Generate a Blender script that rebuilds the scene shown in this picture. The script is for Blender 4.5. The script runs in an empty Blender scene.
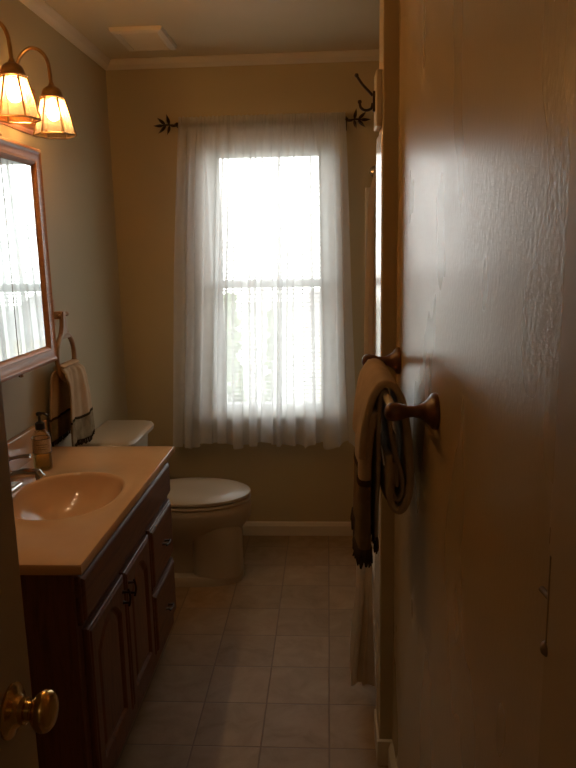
import bpy, bmesh, math, random
from mathutils import Vector, Matrix
random.seed(4)
S = bpy.context.scene
COL = S.collection
PI = math.pi

# ------------------------------------------------------------------ materials
def mat(name, color=(.5,.5,.5), rough=.5, metal=0.0, spec=.5, build=None, coat=0.0):
    m = bpy.data.materials.new(name); m.use_nodes = True
    nt = m.node_tree; b = nt.nodes['Principled BSDF']
    b.inputs['Base Color'].default_value = (*color, 1)
    b.inputs['Roughness'].default_value = rough
    b.inputs['Metallic'].default_value = metal
    b.inputs['Specular IOR Level'].default_value = spec
    b.inputs['Coat Weight'].default_value = coat
    if build: build(nt, b)
    return m
def N(nt, t, **kw):
    n = nt.nodes.new(t)
    for k, v in kw.items():
        if k in n.inputs: n.inputs[k].default_value = v
        else: setattr(n, k, v)
    return n
def L(nt, a, b): nt.links.new(a, b)
def coords(nt, scale=(1,1,1), obj=True):
    tc = N(nt, 'ShaderNodeTexCoord'); mp = N(nt, 'ShaderNodeMapping')
    mp.inputs['Scale'].default_value = scale
    L(nt, tc.outputs['Object' if obj else 'Generated'], mp.inputs['Vector']); return mp.outputs['Vector']
def ramp(nt, fac, stops):
    r = N(nt, 'ShaderNodeValToRGB'); e = r.color_ramp.elements
    e[0].position, e[0].color = stops[0][0], (*stops[0][1], 1)
    e[1].position, e[1].color = stops[-1][0], (*stops[-1][1], 1)
    for p, c in stops[1:-1]:
        k = e.new(p); k.color = (*c, 1)
    L(nt, fac, r.inputs['Fac']); return r.outputs['Color']
def bump(nt, b, h, strength=.3, dist=.002):
    n = N(nt, 'ShaderNodeBump'); n.inputs['Strength'].default_value = strength; n.inputs['Distance'].default_value = dist
    L(nt, h, n.inputs['Height']); L(nt, n.outputs['Normal'], b.inputs['Normal'])
def mottled(c1, c2, scale=3, detail=4, bs=0.0, bscale=200, bd=.001):
    def f(nt, b):
        v = coords(nt); n = N(nt, 'ShaderNodeTexNoise', Scale=scale, Detail=detail); L(nt, v, n.inputs['Vector'])
        L(nt, ramp(nt, n.outputs['Fac'], [(.35, c1), (.65, c2)]), b.inputs['Base Color'])
        if bs:
            k = N(nt, 'ShaderNodeTexNoise', Scale=bscale, Detail=3.0); L(nt, v, k.inputs['Vector'])
            bump(nt, b, k.outputs['Fac'], bs, bd)
    return f
def wood(c1, c2, axis='Z', scale=14, bs=.1):
    def f(nt, b):
        sc = {'Z': (1,1,.08), 'Y': (1,.08,1), 'X': (.08,1,1)}[axis]
        v = coords(nt, sc)
        n = N(nt, 'ShaderNodeTexNoise', Scale=scale*4, Detail=6.0, Roughness=.6, Distortion=.6); L(nt, v, n.inputs['Vector'])
        L(nt, ramp(nt, n.outputs['Fac'], [(.3, c1), (.55, c2), (.75, c1)]), b.inputs['Base Color'])
        bump(nt, b, n.outputs['Fac'], bs, .0006)
    return f
WALL = (.49,.41,.255); WALL2 = (.52,.435,.27)
M = {}
M['wall'] = mat('wall_paint', rough=.62, build=mottled(WALL, WALL2, 1.5, 3, .12, 220, .0008))
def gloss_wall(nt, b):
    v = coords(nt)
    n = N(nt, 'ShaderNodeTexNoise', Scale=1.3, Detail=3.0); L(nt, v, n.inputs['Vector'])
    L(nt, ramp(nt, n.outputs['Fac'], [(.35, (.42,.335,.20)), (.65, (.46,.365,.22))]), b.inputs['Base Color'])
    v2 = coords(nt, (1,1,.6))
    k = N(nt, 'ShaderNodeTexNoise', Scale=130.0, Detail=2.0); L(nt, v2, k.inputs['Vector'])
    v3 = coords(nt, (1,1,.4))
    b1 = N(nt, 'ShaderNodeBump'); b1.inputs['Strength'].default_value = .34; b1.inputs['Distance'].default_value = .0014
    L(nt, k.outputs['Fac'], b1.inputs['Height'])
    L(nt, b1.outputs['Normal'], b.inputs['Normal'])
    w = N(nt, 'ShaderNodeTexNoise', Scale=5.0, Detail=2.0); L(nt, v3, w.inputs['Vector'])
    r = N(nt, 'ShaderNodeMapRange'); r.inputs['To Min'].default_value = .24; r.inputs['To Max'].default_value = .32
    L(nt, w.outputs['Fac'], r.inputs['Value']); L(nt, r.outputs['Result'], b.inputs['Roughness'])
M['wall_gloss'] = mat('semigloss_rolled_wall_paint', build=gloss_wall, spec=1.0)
M['ceiling'] = mat('ceiling_paint', rough=.45, build=mottled((.60,.51,.34), (.64,.545,.37), 2, 3, .15, 150, .001))
M['trim'] = mat('cream_trim_paint', rough=.4, build=mottled((.66,.58,.45), (.70,.62,.49), 3))
M['door'] = mat('door_paint', rough=.45, build=mottled((.40,.32,.20), (.43,.35,.22), 2, 3, .1, 120, .0008))
def tiles(nt, b):
    tc = N(nt, 'ShaderNodeTexCoord'); sx = N(nt, 'ShaderNodeSeparateXYZ'); L(nt, tc.outputs['Object'], sx.inputs[0])
    P, G = .2115, .0035
    ids, masks = [], []
    for ax, off in (('X', -.008), ('Y', 1.9)):
        a = N(nt, 'ShaderNodeMath', operation='SUBTRACT'); L(nt, sx.outputs[ax], a.inputs[0]); a.inputs[1].default_value = off
        d = N(nt, 'ShaderNodeMath', operation='DIVIDE'); L(nt, a.outputs[0], d.inputs[0]); d.inputs[1].default_value = P
        fl = N(nt, 'ShaderNodeMath', operation='FLOOR'); L(nt, d.outputs[0], fl.inputs[0]); ids.append(fl)
        w = N(nt, 'ShaderNodeMath', operation='PINGPONG'); L(nt, d.outputs[0], w.inputs[0]); w.inputs[1].default_value = .5
        mr = N(nt, 'ShaderNodeMapRange'); L(nt, w.outputs[0], mr.inputs['Value'])
        mr.inputs['From Min'].default_value = G/P*.35; mr.inputs['From Max'].default_value = G/P
        masks.append(mr)
    mn = N(nt, 'ShaderNodeMath', operation='MINIMUM'); L(nt, masks[0].outputs[0], mn.inputs[0]); L(nt, masks[1].outputs[0], mn.inputs[1])
    cb = N(nt, 'ShaderNodeCombineXYZ'); L(nt, ids[0].outputs[0], cb.inputs[0]); L(nt, ids[1].outputs[0], cb.inputs[1])
    wn = N(nt, 'ShaderNodeTexWhiteNoise'); L(nt, cb.outputs[0], wn.inputs['Vector'])
    ad = N(nt, 'ShaderNodeVectorMath', operation='MULTIPLY_ADD'); L(nt, wn.outputs['Color'], ad.inputs[0]); ad.inputs[1].default_value = (5,5,5); L(nt, tc.outputs['Object'], ad.inputs[2])
    no = N(nt, 'ShaderNodeTexNoise', Scale=9.0, Detail=6.0, Roughness=.65, Distortion=.8); L(nt, ad.outputs[0], no.inputs['Vector'])
    c = ramp(nt, no.outputs['Fac'], [(.3, (.30,.195,.10)), (.5, (.37,.245,.135)), (.72, (.43,.295,.17))])
    hs = N(nt, 'ShaderNodeHueSaturation'); L(nt, c, hs.inputs['Color'])
    mv = N(nt, 'ShaderNodeMapRange'); L(nt, wn.outputs['Value'], mv.inputs['Value']); mv.inputs['To Min'].default_value = .9; mv.inputs['To Max'].default_value = 1.08
    L(nt, mv.outputs[0], hs.inputs['Value'])
    mx = N(nt, 'ShaderNodeMix', data_type='RGBA'); L(nt, mn.outputs[0], mx.inputs['Factor'])
    mx.inputs['A'].default_value = (.25,.165,.10,1); L(nt, hs.outputs[0], mx.inputs['B'])
    L(nt, mx.outputs['Result'], b.inputs['Base Color'])
    bump(nt, b, mn.outputs[0], .6, .0015)
M['floor'] = mat('beige_tile_floor', rough=.5, spec=.3, build=tiles)
M['cherry'] = mat('dark_cherry_wood', rough=.45, spec=.3, build=wood((.11,.042,.018), (.19,.075,.032)))
M['cherry_h'] = mat('dark_cherry_wood_horizontal', rough=.45, spec=.3, build=wood((.11,.042,.018), (.19,.075,.032), 'Y'))
M['oak'] = mat('red_oak_frame_wood', rough=.3, build=wood((.42,.16,.055), (.58,.25,.09)))
M['oak_h'] = mat('red_oak_frame_wood_horizontal', rough=.3, build=wood((.42,.16,.055), (.58,.25,.09), 'Y'))
M['maple'] = mat('pale_turned_wood', rough=.4, build=wood((.34,.19,.09), (.44,.26,.13)))
M['walnut'] = mat('dark_turned_wood', rough=.32, build=wood((.09,.034,.018), (.13,.05,.025), 'X'))
M['counter'] = mat('cultured_marble', rough=.10, build=mottled((.64,.37,.18), (.70,.42,.21), 6, 5), spec=.4)
M['porcelain'] = mat('almond_porcelain', (.48,.39,.28), rough=.28, build=mottled((.47,.38,.27), (.49,.40,.285), 1))
M['tub'] = mat('tub_enamel', rough=.2, build=mottled((.66,.60,.50), (.68,.62,.52), 1))
M['chrome'] = mat('chrome', (.62,.6,.57), .12, 1.0, build=lambda nt,b: None)
M['brass'] = mat('polished_brass', (.65,.43,.14), .2, 1.0, build=mottled((.62,.40,.13), (.68,.46,.16), 20))
M['antique'] = mat('antique_brass', (.30,.19,.08), .34, 1.0, build=mottled((.26,.16,.07), (.36,.23,.10), 30))
M['bronze'] = mat('dark_bronze', (.05,.03,.02), .4, .7, build=mottled((.04,.022,.015), (.065,.038,.025), 30))
M['black'] = mat('black_plastic', (.02,.018,.018), .35, build=mottled((.018,.016,.016), (.026,.022,.022), 20))
M['mirror'] = mat('mirror_silver', (.70,.74,.74), .02, 1.0, build=lambda nt,b: None)
M['gap'] = mat('dark_gap', (.02,.02,.02), .6, build=mottled((.015,.015,.015), (.03,.03,.03), 10))
M['vent'] = mat('vent_plastic', rough=.4, build=mottled((.68,.60,.46), (.71,.63,.49), 3))

M['sash'] = mat('white_vinyl', (.8,.8,.78), .4, build=mottled((.78,.78,.76), (.82,.82,.8), 3))
M['rod'] = mat('steel_rod', (.6,.58,.55), .25, 1.0, build=mottled((.56,.54,.5), (.64,.62,.6), 3))
def cloth(name, c1, c2, trans=.0, alpha=1.0, thread=900, rough=.9, fuzz=0):
    m = bpy.data.materials.new(name); m.use_nodes = True; nt = m.node_tree; nt.nodes.clear()
    out = N(nt, 'ShaderNodeOutputMaterial')
    v = coords(nt); n = N(nt, 'ShaderNodeTexNoise', Scale=25.0, Detail=5.0); L(nt, v, n.inputs['Vector'])
    c = ramp(nt, n.outputs['Fac'], [(.3, c1), (.7, c2)])
    d = N(nt, 'ShaderNodeBsdfDiffuse'); L(nt, c, d.inputs['Color'])
    k = N(nt, 'ShaderNodeTexNoise', Scale=float(thread), Detail=2.0); L(nt, v, k.inputs['Vector'])
    bp = N(nt, 'ShaderNodeBump'); bp.inputs['Strength'].default_value = .5; bp.inputs['Distance'].default_value = .002 if fuzz else .0005
    L(nt, k.outputs['Fac'], bp.inputs['Height']); L(nt, bp.outputs['Normal'], d.inputs['Normal'])
    sh = d.outputs[0]
    if trans:
        t = N(nt, 'ShaderNodeBsdfTranslucent'); L(nt, c, t.inputs['Color'])
        mx = N(nt, 'ShaderNodeMixShader'); mx.inputs[0].default_value = trans; L(nt, sh, mx.inputs[1]); L(nt, t.outputs[0], mx.inputs[2]); sh = mx.outputs[0]
    if alpha < 1:
        t = N(nt, 'ShaderNodeBsdfTransparent')
        mx = N(nt, 'ShaderNodeMixShader'); mx.inputs[0].default_value = alpha; L(nt, t.outputs[0], mx.inputs[1]); L(nt, sh, mx.inputs[2]); sh = mx.outputs[0]
    L(nt, sh, out.inputs['Surface']); return m
M['sheer'] = cloth('white_sheer_voile', (.88,.88,.88), (.93,.93,.93), .58, .62)
M['showercloth'] = cloth('beige_shower_fabric', (.74,.64,.50), (.80,.70,.56), .55)
M['glare'] = mat('white_glare_strip', rough=.12, build=mottled((.74,.71,.66), (.76,.73,.68), 1))  # whitened to carry the window's glare on the partition end
M['palerod'] = mat('glossy_pale_rod', rough=.2, build=mottled((.72,.66,.58), (.78,.72,.64), 8))
M['latch'] = mat('painted_latch_metal', (.2,.14,.08), .6, 0, build=mottled((.15,.105,.06), (.19,.135,.075), 30))
M['towel'] = cloth('tan_terry', (.43,.345,.245), (.51,.41,.295), thread=500, fuzz=1)
M['towel2'] = cloth('taupe_terry', (.36,.285,.205), (.42,.335,.245), thread=500, fuzz=1)
M['towel_band'] = cloth('olive_brown_band', (.14,.10,.055), (.20,.145,.08), thread=500, fuzz=1)
M['towel_dark'] = cloth('dark_braid', (.05,.035,.02), (.08,.055,.03), thread=300)
M['handtowel'] = cloth('cream_terry', (.58,.42,.27), (.66,.49,.32), thread=500, fuzz=1)
M['handtowel_band'] = cloth('olive_tapestry', (.22,.17,.10), (.42,.33,.20), thread=300, fuzz=1)
M['blind'] = cloth('translucent_white_vinyl', (.84,.84,.83), (.88,.88,.87), .2)
M['tag'] = cloth('white_tag', (.7,.7,.7), (.78,.78,.78))
M['leaf_out'] = mat('garden_foliage', rough=.8, build=mottled((.05,.08,.03), (.12,.16,.07), 6))
M['siding'] = mat('house_siding', rough=.7, build=mottled((.50,.42,.30), (.56,.47,.34), 4))
M['roof'] = mat('roof_shingle', rough=.8, build=mottled((.16,.14,.13), (.24,.21,.2), 15))
M['snowlawn'] = mat('pale_lawn', rough=.9, build=mottled((.30,.30,.26), (.40,.40,.35), 3))
def glassy(name, tint, fac, rough=.05, refl=.5):
    m = bpy.data.materials.new(name); m.use_nodes = True; nt = m.node_tree; nt.nodes.clear()
    out = N(nt, 'ShaderNodeOutputMaterial'); t = N(nt, 'ShaderNodeBsdfTransparent'); t.inputs[0].default_value = (*tint, 1)
    g = N(nt, 'ShaderNodeBsdfGlossy'); g.inputs['Roughness'].default_value = rough
    fr = N(nt, 'ShaderNodeFresnel'); fr.inputs['IOR'].default_value = 1.45
    ml = N(nt, 'ShaderNodeMath', operation='MULTIPLY_ADD'); L(nt, fr.outputs[0], ml.inputs[0]); ml.inputs[1].default_value = refl; ml.inputs[2].default_value = fac
    mx = N(nt, 'ShaderNodeMixShader'); L(nt, ml.outputs[0], mx.inputs[0]); L(nt, t.outputs[0], mx.inputs[1]); L(nt, g.outputs[0], mx.inputs[2])
    L(nt, mx.outputs[0], out.inputs['Surface']); return m
M['pane'] = glassy('window_glass', (.96,.98,.97), 0)
M['bottle'] = glassy('clear_bottle', (.95,.92,.82), .03, .08, .6)
M['liquid'] = glassy('amber_soap', (.86,.78,.50), .02, .1, .4)
def label_mat(nt, b):
    b.inputs['Base Color'].default_value = (.62,.50,.36,1)
    v = coords(nt)
    sx = N(nt, 'ShaderNodeSeparateXYZ'); L(nt, v, sx.inputs[0])
    w = N(nt, 'ShaderNodeTexNoise', Scale=220.0); L(nt, v, w.inputs['Vector'])
    L(nt, ramp(nt, w.outputs['Fac'], [(.4, (.50,.38,.25)), (.6, (.62,.50,.36))]), b.inputs['Base Color'])
M['label'] = mat('bottle_label', rough=.5, build=label_mat)
def shade_glass():
    m = bpy.data.materials.new('seeded_amber_glass'); m.use_nodes = True; nt = m.node_tree; nt.nodes.clear()
    out = N(nt, 'ShaderNodeOutputMaterial')
    v = coords(nt); n = N(nt, 'ShaderNodeTexNoise', Scale=160.0, Detail=3.0); L(nt, v, n.inputs['Vector'])
    c = ramp(nt, n.outputs['Fac'], [(.35, (.80,.50,.22)), (.65, (.97,.72,.40))])
    t = N(nt, 'ShaderNodeBsdfTransparent'); L(nt, c, t.inputs['Color'])
    d = N(nt, 'ShaderNodeBsdfTranslucent'); L(nt, c, d.inputs['Color'])
    g = N(nt, 'ShaderNodeBsdfGlossy'); g.inputs['Roughness'].default_value = .15
    a = N(nt, 'ShaderNodeMixShader'); a.inputs[0].default_value = .20; L(nt, t.outputs[0], a.inputs[1]); L(nt, d.outputs[0], a.inputs[2])
    b = N(nt, 'ShaderNodeMixShader'); b.inputs[0].default_value = .06; L(nt, a.outputs[0], b.inputs[1]); L(nt, g.outputs[0], b.inputs[2])
    L(nt, b.outputs[0], out.inputs['Surface']); return m
M['amber'] = shade_glass()
def emit(name, c, s):
    m = bpy.data.materials.new(name); m.use_nodes = True; nt = m.node_tree; nt.nodes.clear()
    out = N(nt, 'ShaderNodeOutputMaterial'); e = N(nt, 'ShaderNodeEmission')
    bb = N(nt, 'ShaderNodeRGB'); bb.outputs[0].default_value = (*c, 1); L(nt, bb.outputs[0], e.inputs['Color'])
    e.inputs['Strength'].default_value = s
    L(nt, e.outputs[0], out.inputs['Surface']); return m
BULB = 110.0
M['bulb'] = emit('lit_bulb', (1.0,.72,.42), BULB)

# ------------------------------------------------------------------ mesh helpers
def obj(name, bm, m, parent=None, smooth=None, label=None):
    me = bpy.data.meshes.new(name)
    bmesh.ops.recalc_face_normals(bm, faces=bm.faces[:])
    bm.to_mesh(me); bm.free()
    o = bpy.data.objects.new(name, me); COL.objects.link(o)
    ms = m if isinstance(m, (list, tuple)) else [m]
    for k in ms: me.materials.append(M[k])
    if smooth is not None:
        for p in me.polygons: p.use_smooth = True
        if smooth < 180:
            me.set_sharp_from_angle(angle=math.radians(smooth))
    if parent is not None:
        o.parent = parent
        o.location = -Vector(parent.get('_w', (0,0,0)))
    o['_w'] = tuple(parent.get('_w', (0,0,0))) if parent is not None else (0,0,0)
    if parent is not None:
        # keep mesh coordinates in world space: child offset cancels the root's location
        o.location = -Vector(parent['_w']) if not parent.get('_mesh') else Vector((0,0,0))
    o['_mesh'] = 1
    if label: o['label'] = label
    return o
def thing(name, label, cat, loc=(0,0,0), group=None):
    o = bpy.data.objects.new(name, None); COL.objects.link(o); o.location = loc; o.empty_display_size = .05
    o['_w'] = tuple(loc); o['label'] = label; o['category'] = cat
    if group: o['group'] = group
    return o
def tag(o, label, cat, group=None):
    o['label'] = label; o['category'] = cat
    if group: o['group'] = group
    return o
def struct(name, bm, m, parent=None, smooth=None):
    o = obj(name, bm, m, parent, smooth)
    if parent is None: o['kind'] = 'structure'
    return o
def B(): return bmesh.new()
def box(bm, x0, x1, y0, y1, z0, z1, bev=0.0, seg=2):
    r = bmesh.ops.create_cube(bm, size=1)
    vs = r['verts']
    for v in vs: v.co = Vector(((x0+x1)/2+v.co.x*(x1-x0), (y0+y1)/2+v.co.y*(y1-y0), (z0+z1)/2+v.co.z*(z1-z0)))
    if bev:
        es = list({e for v in vs for e in v.link_edges})
        bmesh.ops.bevel(bm, geom=es, offset=bev, segments=seg, affect='EDGES', profile=.6)
    return bm
def prism(bm, pts, z0, z1):
    a = [bm.verts.new((x, y, z0)) for x, y in pts]; b = [bm.verts.new((x, y, z1)) for x, y in pts]
    n = len(pts)
    bm.faces.new(a[::-1]); bm.faces.new(b)
    for i in range(n): bm.faces.new((a[i], a[(i+1)%n], b[(i+1)%n], b[i]))
    return bm
def loft(bm, loops, cap=True, closed=True):
    rows = [[bm.verts.new(p) for p in lp] for lp in loops]
    n = len(rows[0])
    for r0, r1 in zip(rows, rows[1:]):
        for i in range(n if closed else n-1):
            j = (i+1) % n
            bm.faces.new((r0[i], r0[j], r1[j], r1[i]))
    if cap and closed:
        bm.faces.new(rows[0][::-1]); bm.faces.new(rows[-1])
    return rows
def lathe(bm, prof, c=(0,0,0), axis=(0,0,1), n=24, sx=1.0, cap=True):
    ax = Vector(axis).normalized(); q = Vector((0,0,1)).rotation_difference(ax).to_matrix()
    loops = []
    for r, h in prof:
        loops.append([Vector(c) + q @ Vector((r*math.cos(2*PI*i/n)*sx, r*math.sin(2*PI*i/n), h)) for i in range(n)])
    loft(bm, loops, cap)
    return bm
def tube(bm, pts, r, n=10, cap=True, closed=False):
    pts = [Vector(p) for p in pts]; rs = r if isinstance(r, (list, tuple)) else [r]*len(pts)
    loops = []; prev = None
    m = len(pts)
    for i, p in enumerate(pts):
        if closed: t = (pts[(i+1)%m]-pts[(i-1)%m])
        else: t = (pts[min(i+1, m-1)]-pts[max(i-1, 0)])
        t.normalize()
        if prev is None:
            u = t.orthogonal().normalized()
        else:
            u = prev - t*prev.dot(t)
            u.normalize()
        prev = u; w = t.cross(u)
        loops.append([p + (u*math.cos(2*PI*k/n)+w*math.sin(2*PI*k/n))*rs[i] for k in range(n)])
    if closed:
        rows = [[bm.verts.new(p) for p in lp] for lp in loops]
        for a in range(m):
            r0, r1 = rows[a], rows[(a+1)%m]
            # best twist alignment on the closing seam
            off = 0
            if a == m-1:
                off = min(range(n), key=lambda s: (r0[0].co-r1[s].co).length)
            for k in range(n):
                bm.faces.new((r0[k], r0[(k+1)%n], r1[(k+1+off)%n], r1[(k+off)%n]))
    else: loft(bm, loops, cap)
    return bm
def smoothpts(pts, n=8):
    P = [Vector(p) for p in pts]; out = []
    for i in range(len(P)-1):
        p0, p1, p2, p3 = P[max(i-1,0)], P[i], P[i+1], P[min(i+2, len(P)-1)]
        for k in range(n):
            t = k/n
            out.append(.5*((2*p1)+(-p0+p2)*t+(2*p0-5*p1+4*p2-p3)*t*t+(-p0+3*p1-3*p2+p3)*t**3))
    out.append(P[-1]); return out
def grid(bm, f, nu, nv):
    V = [[bm.verts.new(f(i/nu, j/nv)) for j in range(nv+1)] for i in range(nu+1)]
    for i in range(nu):
        for j in range(nv):
            bm.faces.new((V[i][j], V[i+1][j], V[i+1][j+1], V[i][j+1]))
    return V
def sheet(o, t):
    md = o.modifiers.new('thick', 'SOLIDIFY'); md.thickness = t; md.offset = 0
def lerp(a, b, t): return a+(b-a)*t
def interp(tab, t):
    if t <= tab[0][0]: return tab[0][1]
    for (a, va), (b, vb) in zip(tab, tab[1:]):
        if t <= b:
            s = (t-a)/(b-a); s = s*s*(3-2*s); return lerp(va, vb, s)
    return tab[-1][1]

# ------------------------------------------------------------------ room
XL, YF, ZC = -1.06, 3.54, 2.41
YB = -1.25
WX0, WX1, WZ0, WZ1 = -.605, .025, .665, 2.015       # window opening
PX, PY0, PY1 = .14, 1.845, 1.985                     # partition end
def rwx(y): return .178 + (PY0-y)*.036               # painted wall on the right
struct('floor', box(B(), XL-.1, 1.15, YB-.1, YF+.12, -.06, 0), 'floor')
struct('ceiling', box(B(), XL-.1, 1.15, YB-.1, YF+.12, ZC, ZC+.08), 'ceiling')
struct('wall_left', box(B(), XL-.1, XL, YB, YF+.12, 0, ZC), 'wall')
bm = B()
box(bm, XL, WX0, YF, YF+.12, 0, ZC); box(bm, WX1, 1.15, YF, YF+.12, 0, ZC)
box(bm, WX0, WX1, YF, YF+.12, 0, WZ0); box(bm, WX0, WX1, YF, YF+.12, WZ1, ZC)
bmesh.ops.remove_doubles(bm, verts=bm.verts[:], dist=1e-5)
struct('wall_far', bm, 'wall')
struct('wall_right', prism(B(), [(rwx(PY0), PY0), (rwx(YB), YB), (rwx(YB)+.3, YB), (.9, PY0)], 0, ZC), 'wall_gloss')
struct('wall_partition', box(B(), PX, 1.05, PY0, PY1, 0, ZC, .004), 'wall')
struct('glare_strip', prism(B(), [(PX-.0005, PY0+.012), (PX-.002, PY0+.014), (PX-.0065, PY1-.001), (PX-.0005, PY1-.001)], .42, 1.79), 'glare')  # white gloss strip added and tilted so the partition end mirrors the window
struct('wall_tub', box(B(), .95, 1.05, PY1, YF, 0, ZC), 'wall')
struct('wall_back', box(B(), XL, .5, YB-.1, YB, 0, ZC), 'wall')
# baseboards and crown
def base_profile(h=.075, t=.013): return [(0,0), (t,0), (t,h*.72), (t*.75,h*.82), (t*.6,h*.9), (t*.25,h), (0,h)]
def extrude_profile(bm, prof, a, b, nrm):
    a, b, nrm = Vector(a), Vector(b), Vector(nrm)
    loft(bm, [[a+nrm*u+Vector((0,0,v)) for u, v in prof], [b+nrm*u+Vector((0,0,v)) for u, v in prof]])
bm = B(); extrude_profile(bm, base_profile(), (XL, YF, 0), (PX+.01, YF, 0), (0,-1,0)); struct('baseboard_far', bm, 'trim')
bm = B(); extrude_profile(bm, base_profile(), (XL, 2.47, 0), (XL, YF-.013, 0), (1,0,0)); struct('baseboard_left', bm, 'trim')
bm = B()
extrude_profile(bm, base_profile(.08,.013), (rwx(PY0-.0), PY0-.013, 0), (rwx(.66), .66, 0), Vector((-1,-.036,0)).normalized())
struct('baseboard_right', bm, 'trim')
bm = B(); box(bm, PX-.007, rwx(PY0)+.0, PY0-.013, PY0, 0, .08, .002); box(bm, PX-.007, PX, PY0, PY1-.002, 0, .08, .002)
struct('baseboard_partition', bm, 'trim')
cp = [(0,0), (.006,0), (.012,.006), (.024,.016), (.034,.032), (.038,.036), (.038,.04), (0,.04)]
bm = B(); extrude_profile(bm, cp, (XL, YF, ZC-.04), (PX+.4, YF, ZC-.04), (0,-1,0)); struct('trim_1', bm, 'trim')
bm = B(); extrude_profile(bm, cp, (XL, YB, ZC-.04), (XL, YF, ZC-.04), (1,0,0)); struct('trim_2', bm, 'trim')
# casing on the near right
bm = B(); cx = rwx(.64)
prism(bm, [(rwx(.645), .645), (rwx(.645)-.012, .640), (rwx(.05)-.016, .05), (rwx(.05), .05)], 0, ZC-.02)
struct('trim_3', bm, 'door')
# tub surround edge panel on the far wall
struct('trim_4', box(B(), .185, .95, YF-.012, YF, .43, 1.795, .004), 'tub')

# ------------------------------------------------------------------ window
win = bpy.data.objects.new('window_1', None); COL.objects.link(win); win['kind'] = 'structure'; win['_w'] = (0,0,0)
yo = YF+.075
bm = B(); t = .018
box(bm, WX0, WX0+t, YF, YF+.118, WZ0, WZ1); box(bm, WX1-t, WX1, YF, YF+.118, WZ0, WZ1)
box(bm, WX0+t, WX1-t, YF, YF+.118, WZ1-t, WZ1)
obj('window_frame', bm, 'sash', win)
bm = B(); c = .055
box(bm, WX0-c, WX0, YF-.016, YF, WZ0-.02, WZ1+c, .003); box(bm, WX1, WX1+c, YF-.016, YF, WZ0-.02, WZ1+c, .003)
box(bm, WX0, WX1, YF-.016, YF, WZ1, WZ1+c, .003)
obj('window_casing', bm, 'trim', win)
bm = B(); box(bm, WX0-.08, WX1+.08, YF-.045, YF+.06, WZ0-.02, WZ0+.005, .004); box(bm, WX0-.06, WX1+.06, YF-.014, YF, WZ0-.085, WZ0-.02, .003)
obj('window_sill', bm, 'trim', win)
def sash(name, z0, z1, y):
    bm = B(); w = .048; x0, x1 = WX0+t, WX1-t
    box(bm, x0, x0+w, y, y+.03, z0, z1); box(bm, x1-w, x1, y, y+.03, z0, z1)
    box(bm, x0+w, x1-w, y, y+.03, z0, z0+.04); box(bm, x0+w, x1-w, y, y+.03, z1-.036, z1)
    xm = (x0+x1)/2
    s = obj(name, bm, 'sash', win)
    obj('pane', box(B(), x0+w, x1-w, y+.013, y+.017, z0+.04, z1-.036), 'pane', s)
    return s
ZM = 1.335
sash('upper_sash', ZM-.018, WZ1-t, YF+.082)
sash('lower_sash', WZ0+.006, ZM+.018, YF+.05)
# mini blind
blind = thing('mini_blind', 'white horizontal mini blind lowered inside the window behind the sheer curtains', 'blind', (0, YF+.02, WZ1-.02))
bx0, bx1 = WX0+.022, WX1-.022; by = YF+.018
obj('head_rail', box(B(), bx0, bx1, by-.013, by+.013, WZ1-.045, WZ1-.019, .002), 'blind', blind)
bm = B(); z = WZ0+.04; tl = math.radians(7)
while z < WZ1-.05:
    prof = []
    for k in range(5):
        s = (k/4-.5)*.025; arch = .0022*(1-(2*(k/4)-1)**2)
        prof.append((by+s*math.cos(tl), z+s*math.sin(tl)+arch))
    a = [bm.verts.new((bx0+.003, p, q)) for p, q in prof]; b = [bm.verts.new((bx1-.003, p, q)) for p, q in prof]
    for k in range(4): bm.faces.new((a[k], a[k+1], b[k+1], b[k]))
    z += .0215
sl = obj('slats', bm, 'blind', blind, smooth=180)
obj('bottom_rail', box(B(), bx0+.003, bx1-.003, by-.012, by+.012, WZ0+.012, WZ0+.026, .003), 'blind', blind)
for xx in (bx0+.09, (bx0+bx1)/2, bx1-.09):
    bm = B()
    for dy in (-.0125, .0125): tube(bm, [(xx, by+dy, WZ0+.02), (xx, by+dy, WZ1-.04)], .0007, 5)
    obj('ladder_cord', bm, 'blind', blind)

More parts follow.
